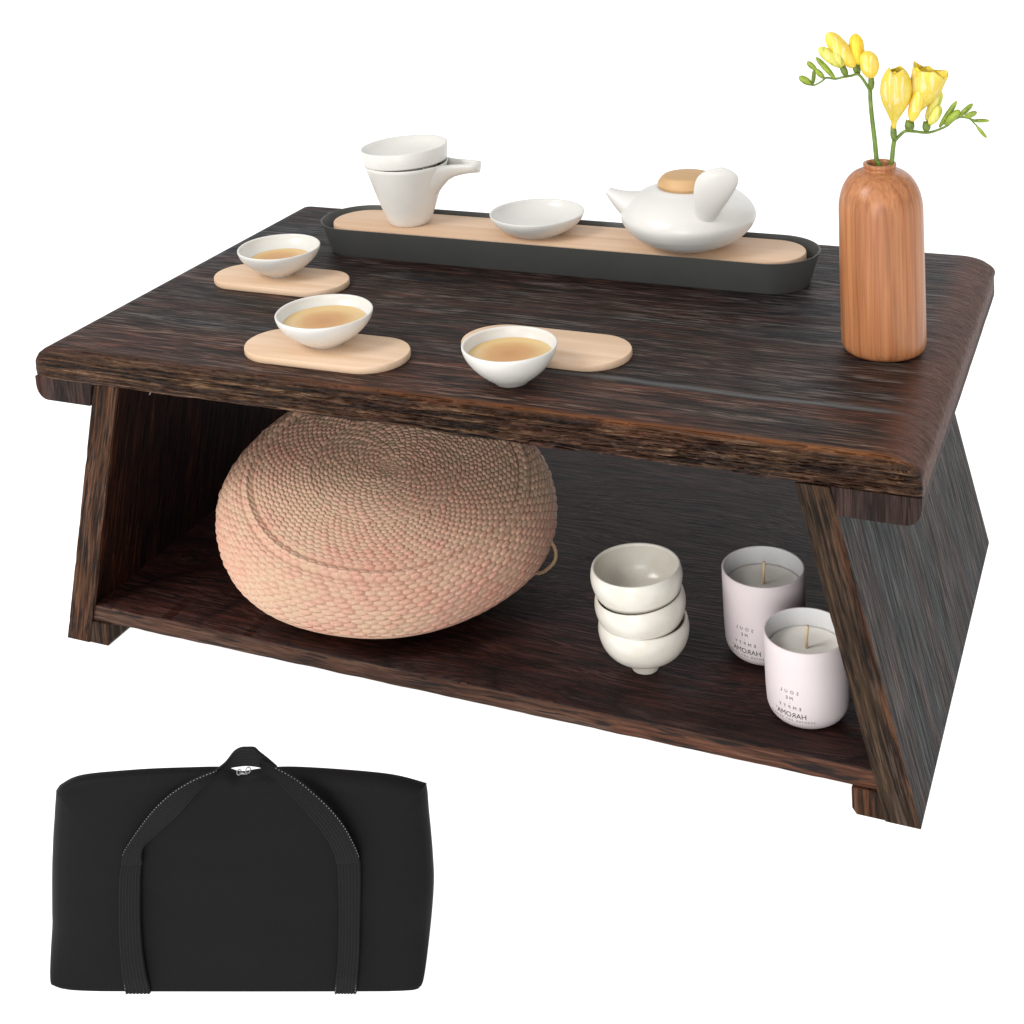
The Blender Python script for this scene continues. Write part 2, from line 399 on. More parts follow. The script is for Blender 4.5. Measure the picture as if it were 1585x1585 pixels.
# side panels: leaning boards. local frame: z runs up the lean so the grain follows it
YL, YB = .0019, .3298
for s in (-1, 1):
    ln = math.hypot(TB, XB-XT); ang = math.atan2(XB-XT, TB)
    def P(xo, y, zv):   # xo inward offset measured horizontally at height zv
        return (s*(legx(zv)-xo), y, zv)
    rotm = Matrix.Rotation(s*ang, 4, 'Y')      # local->world turn that lays local Z along the lean
    org = Vector((s*XB, 0, 0))
    def build(name, x0, x1, y0, y1, z0, z1, mat, nz=60, ny=2, rough=0.0, parent=table):
        rings = []
        for i in range(nz+1):
            zv = z0+(z1-z0)*i/nz
            ring = [P(x0, y0, zv), P((x0+x1)/2, y0, zv), P(x1, y0, zv), P(x1, y1, zv), P(x0, y1, zv)]
            if rough:
                r = fbm(zv, 0, s+3.0, 3, 60, 1)*rough
                ring[0] = (ring[0][0]+r*.5, ring[0][1]+abs(r), zv); ring[2] = (ring[2][0]+r*.3, ring[2][1]+abs(r), zv)
            rings.append(ring)
        V, Fs = loft(rings)
        inv = (Matrix.Translation(org) @ Matrix.Rotation(-s*ang, 4, 'Y')).inverted()
        V = [inv @ Vector(v) for v in V]
        o = mesh_obj(name, V, Fs, mat, parent)
        o.matrix_local = Matrix.Translation(org) @ Matrix.Rotation(-s*ang, 4, 'Y')
        return sharp(o, 30)
    body = build('side_panel', 0, LT-.0024, YL+.0024, YB, 0, TB-.0004, M['panel'])
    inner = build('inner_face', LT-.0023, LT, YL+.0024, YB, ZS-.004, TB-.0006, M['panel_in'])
    front = build('front_edge', 0, LT, YL, YL+.0023, 0, TB-.0005, M['edge'], nz=150, rough=.0007)
    for o in (inner, front):
        mw = o.matrix_local.copy(); o.parent = body; o.matrix_parent_inverse = body.matrix_local.inverted(); o.matrix_local = mw
    # foot rail under the shelf
    V = [(s*(legx(0)-LT), YL+.0004, 0), (s*.2600, YL+.0004, 0), (s*.2575, YL+.0004, .0035), (s*.2575, YL+.0004, ZS-ST-.0005), (s*(legx(ZS-ST)-LT-.0001), YL+.0004, ZS-ST-.0005)]
    V2 = [(x, YB-.004, z) for x, y, z in V]
    v, f = loft([V, V2])
    bevel(mesh_obj('foot_rail', v, f, M['edge'], table, smooth=False), .0006)
# shelf with worn front edge
def make_shelf():
    rings = []; n = 260
    y0 = .0039
    for i in range(n+1):
        t = -1+2*i/n
        ring = []
        for (y, z, k) in ((y0, ZS-ST, 1), (y0-.0004, ZS-ST+.003, 1), (y0-.0004, ZS-.003, 1), (y0, ZS-.0006, 1), (y0+.0008, ZS, 0), (.04, ZS, 0), (.1, ZS, 0), (.2, ZS, 0), (.338, ZS, 0), (.338, ZS-ST, 0)):
            xw = legx(z)-LT-.0003
            x = t*xw
            if k: 
                y += .0004*fbm(x, z, 2.0, 3, 50, 60); z += .0003*fbm(x, 0, 4.0+k, 2, 45, 1)*(1 if z > ZS-.002 or z < ZS-ST+.001 else 0)
            ring.append((x, y, z))
        rings.append(ring)
    V, Fs = loft(rings)
    o = mesh_obj('shelf', V, Fs, M['shelf'], table)
    o.data.materials.append(M['shelf_edge'])
    for p in o.data.polygons:
        if p.center.y < .0042 and abs(p.normal.x) < .7: p.material_index = 1
    return sharp(o, 50)
make_shelf()
# little steel hook screwed inside the left panel under the top
hk = [(-.2195+.004*math.cos(a), .018, .187+.0042*math.sin(a)) for a in [math.radians(d) for d in range(-60, 200, 20)]]
v, f = tube(hk, .0006, 8); mesh_obj('latch_hook', v, f, M['steel'], table)

# ------------------------------------------------------------------ tray with its board
def stadium(cx, cy, L, w, z, n=28):
    r = w/2; h = L/2-r; pts = []
    for k in range(n+1):
        a = -math.pi/2+math.pi*k/n; pts.append((cx+h+r*math.cos(a), cy+r*math.sin(a), z))
    for k in range(n+1):
        a = math.pi/2+math.pi*k/n; pts.append((cx-h+r*math.cos(a), cy+r*math.sin(a), z))
    return pts
def coaster(name, loc, L, w, t, mat, rz=0.0, q=1.0):
    rings = [stadium(0, 0, L-.0010, w-.0010, 0), stadium(0, 0, L, w, .0007), stadium(0, 0, L, w, t-.0009), stadium(0, 0, L-.0008, w-.0008, t-.0002), stadium(0, 0, L-.002, w-.002, t)]
    v, f = loft(rings)
    o = mesh_obj(name, v, f, mat); sharp(o, 40); o.location = loc; o.rotation_euler = (0, 0, rz)
    return o
TRC = (-.0120, .2580)
HT = .0246
rings = []
for (dl, z) in ((-.0165, 0), (-.0155, .0006), (-.0008, HT-.0008), (0, HT-.0002), (-.0012, HT), (-.0024, HT-.0004), (-.0028, HT-.001), (-.0172, .0024), (-.019, .0018)):
    rings.append(stadium(0, 0, .405+dl, .069+dl, z, 40))
v, f = loft(rings)
tray = mesh_obj('serving_tray', v, f, M['tray']); sharp(tray, 50); tray.location = (*TRC, H)
tag(tray, 'long narrow charcoal boat-shaped tray with rounded ends at the back of the table', 'tray')
brd = coaster('tray_board', (TRC[0]-.0, TRC[1]+.0005, H+.0136), .3845, .0530, .0094, M['beech2'])
tag(brd, 'long pale beech board lying inside the charcoal tray', 'board')
v, f = box(-.006, .006, -.022, .022, -.0113, -.0004)
ZB = H+.0136+.0094
for dx in (-.12, 0, .12): mesh_obj('support_rib', [(x+dx, y, z) for x, y, z in v], f, M['beech2'], brd, smooth=False)

# ------------------------------------------------------------------ three tea cups on coasters
def cup(loc, R, h, rb, label, lean=0.0, lazi=0.0, fill=.68, parts=[]):
    root = empty('tea_cup', loc); root.rotation_euler = (lean*math.cos(lazi), lean*math.sin(lazi), 0)
    tag(root, label, 'tea cup', 'white cups of tea on the tabletop')
    prof = [(0, .0009), (rb*.80, .0009), (rb*.84, 0), (rb, 0), (rb*1.06, .0010)]
    N = 18
    def outr(t): return rb*1.08+(R-rb*1.08)*(1-(1-t)**1.75)**.92
    for k in range(1, N+1):
        t = k/N; prof.append((outr(t), .0014+(h-.0014)*t))
    prof.append((R-.0003, h+.0004)); prof.append((R-.0010, h+.0003))
    for k in range(N, -1, -1):
        t = k/N; prof.append((max(.0, outr(t)-.0016-.0012*(1-t)), .0034+(h-.0034)*t-.0002))
    prof.append((0, .0030))
    wob = lambda a, z: .006*math.sin(2*a+R*300)+.004*math.sin(5*a+h*900)
    v, f = lathe(prof, 96, wob=wob); mesh_obj('cup_body', v, f, M['white'], root)
    zt = h*fill; t = (zt-.0034)/(h-.0034)
    rt = outr(t)-.0016-.0012*(1-t)+.0002
    v, f = lathe([(0, zt), (rt*.5, zt), (rt*.96, zt), (rt, zt+.0004)], 64, wob=wob); mesh_obj('tea', v, f, M['tea'], root)
    return root
CB = .0042
c1 = coaster('coaster', (-.2000, .1630, H), .1120, .0490, CB+.0006, M['beech'])
tag(c1, 'pale oval wooden coaster nearest the left back corner of the table', 'coaster', 'pale wooden coasters on the tabletop')
c2 = coaster('coaster', (-.0925, .0480, H), .1185, .0535, CB+.0006, M['beech'], .012)
tag(c2, 'pale oval wooden coaster near the front left edge, under the middle cup', 'coaster', 'pale wooden coasters on the tabletop')
c3 = coaster('coaster', (.0465, .0920, H), .1165, .0530, CB+.0006, M['beech'], .0)
tag(c3, 'pale oval wooden coaster with no cup on it, behind the front cup', 'coaster', 'pale wooden coasters on the tabletop')
cup((-.2040, .1690, H+CB+.0006), 0.0316, .0212, .0105, 'white tea cup on the back left coaster, farthest from the front edge', 0, 0, .56)
cup((-.0965, .0545, H+CB+.0006), .0328, .0215, .0125, 'white tea cup of amber tea on the front left coaster', 0, 0, .70)
cup((.0445, .0405, H), .0300, .0240, .0108, 'white tea cup of amber tea standing directly on the dark tabletop', 0, 0, .74)

# ------------------------------------------------------------------ small dish on the tray
prof = [(0, .0012), (.017, .0012), (.018, 0), (.0205, 0), (.0212, .001)]
for k in range(1, 17):
    t = k/16; prof.append((.0216+(.0362-.0216)*(1-(1-t)**1.7), .0014+.0140*t**1.15))
prof += [(.0360, .0158), (.0350, .0157)]
for k in range(15, -1, -1):
    t = k/16; prof.append((.0200+(.0347-.0200)*(1-(1-t)**1.7), .0032+.0122*t**1.25))
prof.append((0, .0030))
v, f = lathe(prof, 96, wob=lambda a, z: .008*math.sin(2*a+1))
dish = mesh_obj('small_dish', v, f, M['white2'], loc=(-.0279, .2605, ZB))
tag(dish, 'shallow empty white dish in the middle of the long tray', 'dish')

# ------------------------------------------------------------------ teapot
TP = (.0945, .2575, ZB)
pot = empty('teapot', TP)
tag(pot, 'squat white teapot with wooden lid and upright paddle handle', 'teapot')
def potr(z):   # outer radius
    pts = [(0.0, .0200), (.003, .0282), (.008, .0382), (.014, .0450), (.0190, .0484), (.0225, .0496), (.0255, .0492), (.030, .0470), (.035, .0422), (.0395, .0352), (.0430, .0265), (.0445, .0222)]
    for (z0, r0), (z1, r1) in zip(pts, pts[1:]):
        if z <= z1: return r0+(r1-r0)*(z-z0)/(z1-z0)
    return pts[-1][1]
prof = [(0, .0008), (.0170, .0008), (.0180, 0)]
zz = [i*.0445/44 for i in range(45)]
sm = [(sum(potr(min(.0445, max(0, z+d))) for d in (-.0015, -.0007, 0, .0007, .0015))/5, z) for z in zz]
prof += sm+[(.0212, .0449), (.0204, .0445), (.0200, .0420), (.030, .036), (.044, .0265), (.046, .0225), (.036, .010), (0, .004)]
v, f = lathe(prof, 128)
body = mesh_obj('pot_body', v, f, M['white2'], pot)
# spout: broad cone on the left, rising to a beak
ax = Vector((-1, -.15, 0)).normalized(); side = Vector((0, 0, 1)).cross(ax)
rings = []
for (d, z, a, bb, lean) in ((.018, .0235, .026, .0165, 0), (.030, .0250, .0215, .0150, .1), (.038, .0270, .0175, .0128, .2), (.0445, .0298, .0135, .0100, .35), (.0505, .0333, .0096, .0072, .5), (.0555, .0370, .0063, .0048, .65), (.0598, .0402, .0038, .0029, .8)):
    c = ax*d+Vector((0, 0, z)); up = Vector((0, 0, 1))*math.cos(lean)-ax*math.sin(lean)*.9
    ring = [c+side*(a*math.cos(t))+up*(bb*math.sin(t)) for t in [2*math.pi*k/24 for k in range(24)]]
    rings.append(ring)
# hollow mouth
c = ax*.0598+Vector((0, 0, .0402)); rings.append([c+(p-c)*.72 for p in rings[-1]])
c2_ = ax*.055+Vector((0, 0, .0365)); rings.append([c2_+(p-c)*.5 for p in rings[-1]])
v, f = loft(rings, cap0=False)
sp = mesh_obj('spout', v, f, M['white2'], body); ss = sp.modifiers.new('s', 'SUBSURF'); ss.levels = ss.render_levels = 2
# paddle handle
p0 = Vector((.0215, -.0330, .0275)); p1 = Vector((.0390, -.0400, .0715))
path = []; rings = []
for i in range(15):
    t = i/14
    c = p0.lerp(p1, t)+Vector((.0, -.004, 0))*math.sin(t*math.pi)
    wd = (.0068+.0085*math.sin(min(1, t*1.15)*math.pi/2)**1.5)
    if t > .72: wd *= math.sqrt(max(.0, 1-((t-.72)/.28)**2.2))
    if i == 14: wd = .0012
    th = .0048-.0018*t
    if i == 14: th = .0008
    fa = Vector((.955, .29, -.10)).normalized()           # width direction (across the picture)
    ft = (p1-p0).normalized().cross(fa).normalized()
    rings.append([c+fa*(wd*math.cos(a))+ft*(th*math.sin(a)) for a in [2*math.pi*k/20 for k in range(20)]])
v, f = loft(rings); hd = mesh_obj('paddle_handle', v, f, M['white2'], pot); ss = hd.modifiers.new('s', 'SUBSURF'); ss.levels = ss.render_levels = 2
prof = [(0, .0430), (.0196, .0430), (.0208, .0450), (.0216, .0468), (.0212, .0484), (.0192, .0512), (.0172, .0528), (.0158, .0532), (0, .0534)]
v, f = lathe(prof, 64); lid = mesh_obj('lid', v, f, M['lidwood'], pot); sharp(lid, 22)

# ------------------------------------------------------------------ sharing pitcher and strainer bowl in it
PP = (-.1385, .2600, ZB)
pit = empty('pitcher', PP); tag(pit, 'tall white tapered pitcher with a trough spout at the left end of the tray', 'pitcher')
def pr(z): return .0162+(.0334-.0162)*(z/.0495)**.88
prof = [(0, .001), (.0145, .001), (.0150, 0), (.0158, .0002), (.0163, .0012)]
prof += [(pr(.0495*t/16), .0495*t/16) for t in range(1, 17)]+[(.0331, .0500), (.0324, .0497)]
prof += [(pr(.0495*t/16)-.0022, .0495*t/16) for t in range(15, 1, -1)]+[(0, .005)]
v, f = lathe(prof, 96); pb = mesh_obj('pitcher_body', v, f, M['white'], pit)
# trough spout, to the right
ax = Vector((.985, .17, 0)).normalized(); side = Vector((-ax.y, ax.x, 0))
rings = []
for (d, zt, w_, dep) in ((.0195, .0495, .0200, .0300), (.0245, .0496, .0180, .0265), (.0300, .0497, .0145, .0195), (.0345, .0498, .0115, .0148), (.040, .0498, .0092, .0118), (.047, .0497, .0078, .0098), (.054, .0494, .0068, .0084), (.0600, .0488, .0060, .0074)):
    c = ax*d+Vector((0, 0, zt)); ring = []
    for k in range(15):
        a = math.pi*k/14; ring.append(c+side*(w_*math.cos(a))-Vector((0, 0, 1))*(dep*math.sin(a)**.8))
    for k in range(14, -1, -1):
        a = math.pi*k/14; ring.append(c+side*((w_-.0014)*math.cos(a))-Vector((0, 0, 1))*((dep-.0016)*.72*math.sin(a)**.8+.0003))
    rings.append(ring)
v, f = loft(rings); sp = mesh_obj('spout', v, f, M['white'], pb)
st = empty('strainer_bowl', (PP[0]-.0004, PP[1], PP[2]+.0500)); st.rotation_euler = (0, math.radians(-2.5), 0)
tag(st, 'white strainer bowl resting in the mouth of the tall pitcher', 'bowl')
prof = [(0, -.024), (.0150, -.022), (.0240, -.008), (.0268, .0003), (.0333, .0006), (.0335, .0014), (.0347, .0125), (.0344, .0131), (.0334, .0129), (.0318, .0100), (.0270, .0065), (.018, .0045), (0, .0038)]
v, f = lathe(prof, 96); mesh_obj('bowl_body', v, f, M['white'], st)

# ------------------------------------------------------------------ vase and freesias
VP = (.2534, .1535, H)
FU = Vector((.98373, .17964, 0)); FT = Vector((.17964, -.98373, 0))
prof = [(0, .0006), (.019, .0004), (.0215, 0), (.0240, .0008), (.0255, .0028), (.0262, .0060), (.0263, .012), (.0262, .05), (.0259, .0910)]
for k in range(1, 13):
    a = k/12*math.pi/2; prof.append((.0259-.0157*(1-math.cos(a))**.95, .0910+.0257*math.sin(a)**.92))
prof += [(.0097, .1175), (.0096, .1183), (.0101, .1189), (.0102, .1203), (.0100, .1211), (.0094, .1213), (.0082, .1211), (.0078, .1195), (.0076, .095), (.0076, .030), (0, .030)]
v, f = lathe(prof, 128)
vase = mesh_obj('wooden_vase', v, f, M['cherry'], loc=VP)
tag(vase, 'tall reddish cherry-wood bottle vase at the right back of the table', 'vase')

def fpt(u, z, w=0.0): return Vector((0, 0, 0))+FU*u+FT*w+Vector((0, 0, z))
def bud_mesh(a, b, rad, shape='bud', seg=20, n=22, seed=0):
    """closed bud from a to b; shape sets where it is fattest; three overlapping petals ridge it"""
    a = Vector(a); b = Vector(b); d = b-a; T = d.normalized(); N = FT.cross(T).normalized(); B = T.cross(N)
    rings = []; r_ = random.Random(seed)
    ph = r_.random()*6
    for i in range(n+1):
        t = i/n
        if shape == 'bud': p = (max(0, 1-abs((t-.60)/.62)**2.3 if t < .6 else 1-((t-.6)/.405)**2.6))**.62*.80+.10*(1-t)*(t < .6)
        elif shape == 'fat': p = (max(0, 1-abs((t-.58)/.60)**2.0 if t < .58 else 1-((t-.58)/.425)**2.3))**.60+.10*(1-t)*(t < .5)
        elif shape == 'tulip': p = .12+(1-.12)*(1-(1-t)**1.0)**1.15 if t < .68 else math.sqrt(max(0, 1-((t-.68)/.335)**2.4))*(.12+.88*.68**1.15)*1.28
        else: p = .35+.65*math.sin(math.pi*t**.8)
        if i == n: p = min(p, .05)
        rr = rad*p*(1.32 if shape in ('bud',) else 1.0)
        ring = []
        for k in range(seg):
            an = 2*math.pi*k/seg
            rid = 1+.07*math.cos(3*an+ph+t*1.1)*math.sin(math.pi*t)
            ring.append(a+d*t+(N*math.cos(an)+B*math.sin(an))*rr*rid)
        rings.append(ring)
    return loft(rings)
def petal_mesh(base, tip, half, cup, ang, out=0.0, n=18, m=12, thick=.00035, close=.6, curl=0.0):
    """curved petal standing around axis base->tip at angle ang"""
    base = Vector(base); tip = Vector(tip); d = tip-base; L = d.length; T = d.normalized()
    N = FT.cross(T).normalized(); B = T.cross(N)
    R0 = N*math.cos(ang)+B*math.sin(ang); Sd = T.cross(R0)
    grid = []
    for i in range(n+1):
        t = i/n
        w = half*(.22+.78*math.sin(math.pi/2*min(1, t/.62))**1.5)
        if t > .84: w *= math.sqrt(max(0, 1-((t-.84)/.162)**2.4))+.004
        off = cup*(.12+.88*math.sin(math.pi/2*min(1, t/.60))**1.4)*(1-(0 if t < .62 else close*((t-.62)/.38)**2.2))+out*t**2.2
        row = []
        for j in range(m+1):
            s = -1+2*j/m
            aa = s*min(1.28, w/max(off, .0006)*.95)
            rr = off
            p = base+T*(L*t*(1-.04*s*s))+R0*(rr*math.cos(aa))+Sd*(rr*math.sin(aa))+R0*(curl*max(0, t-.7)**2*20*(1-.3*s*s))
            row.append(p)
        grid.append(row)
    V = []; Fs = []
    for off_ in (0, thick):
        for row in grid:
            for p in row: V.append(p+R0*off_)
    K = (n+1)*(m+1)
    for i in range(n):
        for j in range(m):
            q = i*(m+1)+j
            Fs.append((q, q+1, q+m+2, q+m+1)); Fs.append((K+q, K+q+m+1, K+q+m+2, K+q+1))
    for i in range(n):
        for j in (0, m):
            q = i*(m+1)+j; Fs.append((q, q+m+1, K+q+m+1, K+q))
    for j in range(m):
        q = n*(m+1)+j; Fs.append((q, q+1, K+q+1, K+q))
    return V, Fs
def calyx_mesh(a, b, rad, seed=0):
    """small sheath with two or three pointed bracts"""
    a = Vector(a); b = Vector(b); d = b-a; T = d.normalized(); N = FT.cross(T).normalized(); B = T.cross(N)
    rings = []
    for t, p in ((0, .35), (.2, .8), (.45, 1.0), (.7, .92), (.85, .78)):
        ring = []
        for k in range(15):
            an = 2*math.pi*k/15
            ext = (.22*max(0, math.cos(1.5*an))**1.5) if t > .8 else 0
            ring.append(a+d*(t+ext)+(N*math.cos(an)+B*math.sin(an))*rad*p)
        rings.append(ring)
    return loft(rings)

def stem_line(pts, r0, r1, w):
    P = catmull([tuple(fpt(u, z, w if not hasattr(w, '__len__') else w[min(i, len(w)-1)])) for i, (u, z) in enumerate(pts)], 6)
    n = len(P); return tube(P, [r0+(r1-r0)*i/(n-1) for i in range(n)], 10)
SZ = -.0020
def flower(label, stems, buds, cals):
    root = empty('freesia', (VP[0], VP[1], VP[2]+.0010))
    tag(root, label, 'flower', 'yellow freesias in the wooden vase')
    v, f = merge(*[stem_line(*s) for s in stems]); mesh_obj('stem', v, f, M['stemg'], root)
    for i, (a, b, r) in enumerate(cals):
        v, f = calyx_mesh(fpt(*a), fpt(*b), r); mesh_obj('calyx', v, f, M['calyx'], root)
    for i, (nm, a, b, r, sh, mat) in enumerate(buds):
        v, f = bud_mesh(fpt(*a), fpt(*b), r, sh, seed=i*3+1); mesh_obj(nm, v, f, M[mat], root)
    return root
# left spray
F1 = flower('freesia stem arching left with yellow buds, in the wooden vase',
    [([(.004, .030), (.0005, .110), (-.0017, .1218), (-.0026, .1339), (-.0037, .1459), (-.0046, .1579), (-.0047, .1662)], .0016, .0013, (-.001, 0, 0, 0, 0, 0)),
     ([(-.0047, .1660), (-.0066, .1698), (-.0099, .1752), (-.0124, .177), (-.0161, .1758), (-.0213, .1747), (-.0259, .1735), (-.0311, .1744), (-.034, .1724), (-.0387, .17), (-.0424, .1706)], .0010, .0005, (0, .001, .002, .002, .001, 0, -.001, 0, .001))],
    [('flower_bud', (-.0140, .1815, .001), (-.0300, .2035, .003), .0050, 'bud', 'petal'),
     ('flower_bud', (-.0118, .1825, .000), (-.0130, .2018, -.003), .0047, 'fat', 'petal2'),
     ('flower_bud', (-.0039, .1746, .001), (-.0062, .1918, .003), .0058, 'fat', 'petal'),
     ('flower_bud', (-.0211, .1818, .002), (-.0351, .1945, .005), .0034, 'bud', 'petalg'),
     ('flower_bud', (-.0211, .1825, .004), (-.0252, .1925, .006), .0028, 'bud', 'petalg'),
     ('green_bud', (-.0259, .1738, -.001), (-.0372, .1876, .000), .0017, 'bud', 'budg'),
     ('green_bud', (-.0325, .1742, .000), (-.0378, .1806, .002), .0016, 'bud', 'budg'),
     ('green_bud', (-.0370, .1800, .002), (-.0425, .1854, .003), .0016, 'bud', 'budg'),
     ('green_bud', (-.0394, .1706, .001), (-.0384, .1800, .002), .0012, 'bud', 'calyx'),
     ('green_bud', (-.0400, .1703, .000), (-.0480, .1750, -.001), .0021, 'bud', 'budg')],
    [((-.0038, .1668, .001), (-.0039, .1760, .001), .0020), ((-.0185, .1753, .002), (-.0217, .1832, .002), .0022),
     ((-.0130, .1770, .001), (-.0134, .1840, .001), .0017), ((-.0113, .1758, 0), (-.0119, .1835, 0), .0015)])
F2 = flower('freesia stem arching right with one wide open yellow bloom, in the wooden vase',
    [([(-.003, .030), (.0058, .110), (.0073, .1201), (.0083, .1293), (.0092, .1345)], .0016, .0014, (0,)),
     ([(.0092, .1340), (.0125, .1379), (.0158, .1408), (.0212, .1405), (.026, .1396), (.0303, .1396), (.0352, .1414), (.0406, .1442), (.0449, .1476), (.0491, .1493), (.0544, .1482), (.0586, .147)], .0011, .0005, (0, .001, .002, .001, 0, 0, .001, .002, .001, 0, 0, .001)),
     ([(.0544, .1482), (.057, .1453), (.0596, .1425)], .0005, .0004, 0)],
    [('flower_bud', (.0197, .1476, .003), (.0258, .1690, .005), .0038, 'bud', 'petal'),
     ('flower_bud', (.0289, .1470, -.001), (.0378, .1655, -.001), .0030, 'bud', 'petalg'),
     ('flower_bud', (.0304, .1453, .003), (.0370, .1572, .004), .0028, 'bud', 'petalg'),
     ('green_bud', (.0363, .1430, .000), (.0468, .1597, .001), .0016, 'bud', 'budg'),
     ('green_bud', (.0395, .1450, .003), (.0483, .1548, .004), .0021, 'bud', 'budg'),
     ('green_bud', (.0475, .1492, .000), (.0563, .1575, -.001), .0015, 'bud', 'budg'),
     ('green_bud', (.0510, .1500, .003), (.0584, .1534, .004), .0016, 'bud', 'budg'),
     ('green_bud', (.0556, .147, .000), (.0658, .147, .000), .0011, 'bud', 'budg'),
     ('green_bud', (.0581, .1440, .001), (.0640, .1367, .002), .0010, 'bud', 'budg')],
    [((.0089, .1345, .001), (.0088, .1440, .001), .0021), ((.0180, .1405, .002), (.0190, .1480, .002), .0031),
     ((.0282, .1402, .001), (.0290, .1470, .001), .0026)])
# big cup-shaped bloom and the opening one: separate petals
def bloom(root, base, tip, half, cupr, n1, phase, mats, out=0.0, curl=0.0, tubeR=.0016, close=.6):
    bl = None
    b = Vector(base); t = Vector(tip); T = (t-b)
    v, f = tube([b-T*.02, b+T*.10, b+T*.22, b+T*.34], [tubeR, tubeR*1.1, tubeR*1.7, tubeR*2.4], 14)
    bl = mesh_obj('bloom', v, f, M['petal'], root)
    for ring, (sc, off, mt) in enumerate(((1.0, 0, mats[0]), (.86, math.pi/n1, mats[1]))):
        for k in range(n1):
            a = phase+off+2*math.pi*k/n1
            v, f = petal_mesh(b+T*(.04 if ring == 0 else .08), t-T*(.0 if ring == 0 else .04), half*sc, cupr*sc, a, out, curl=curl, close=close)
            mesh_obj('petal', v, f, M[mt], bl)
bloom(F2, fpt(.0090, .1430, .001), fpt(.0120, .1812, .003), .0128, .0094, 3, math.radians(250), ('petal', 'petal2'), 0, 0, close=.50)
bloom(F2, fpt(.0225, .1500, -.001), fpt(.0325, .1800, -.001), .0120, .0086, 3, math.radians(95), ('petal', 'petal2'), .0030, .0012, close=.25)

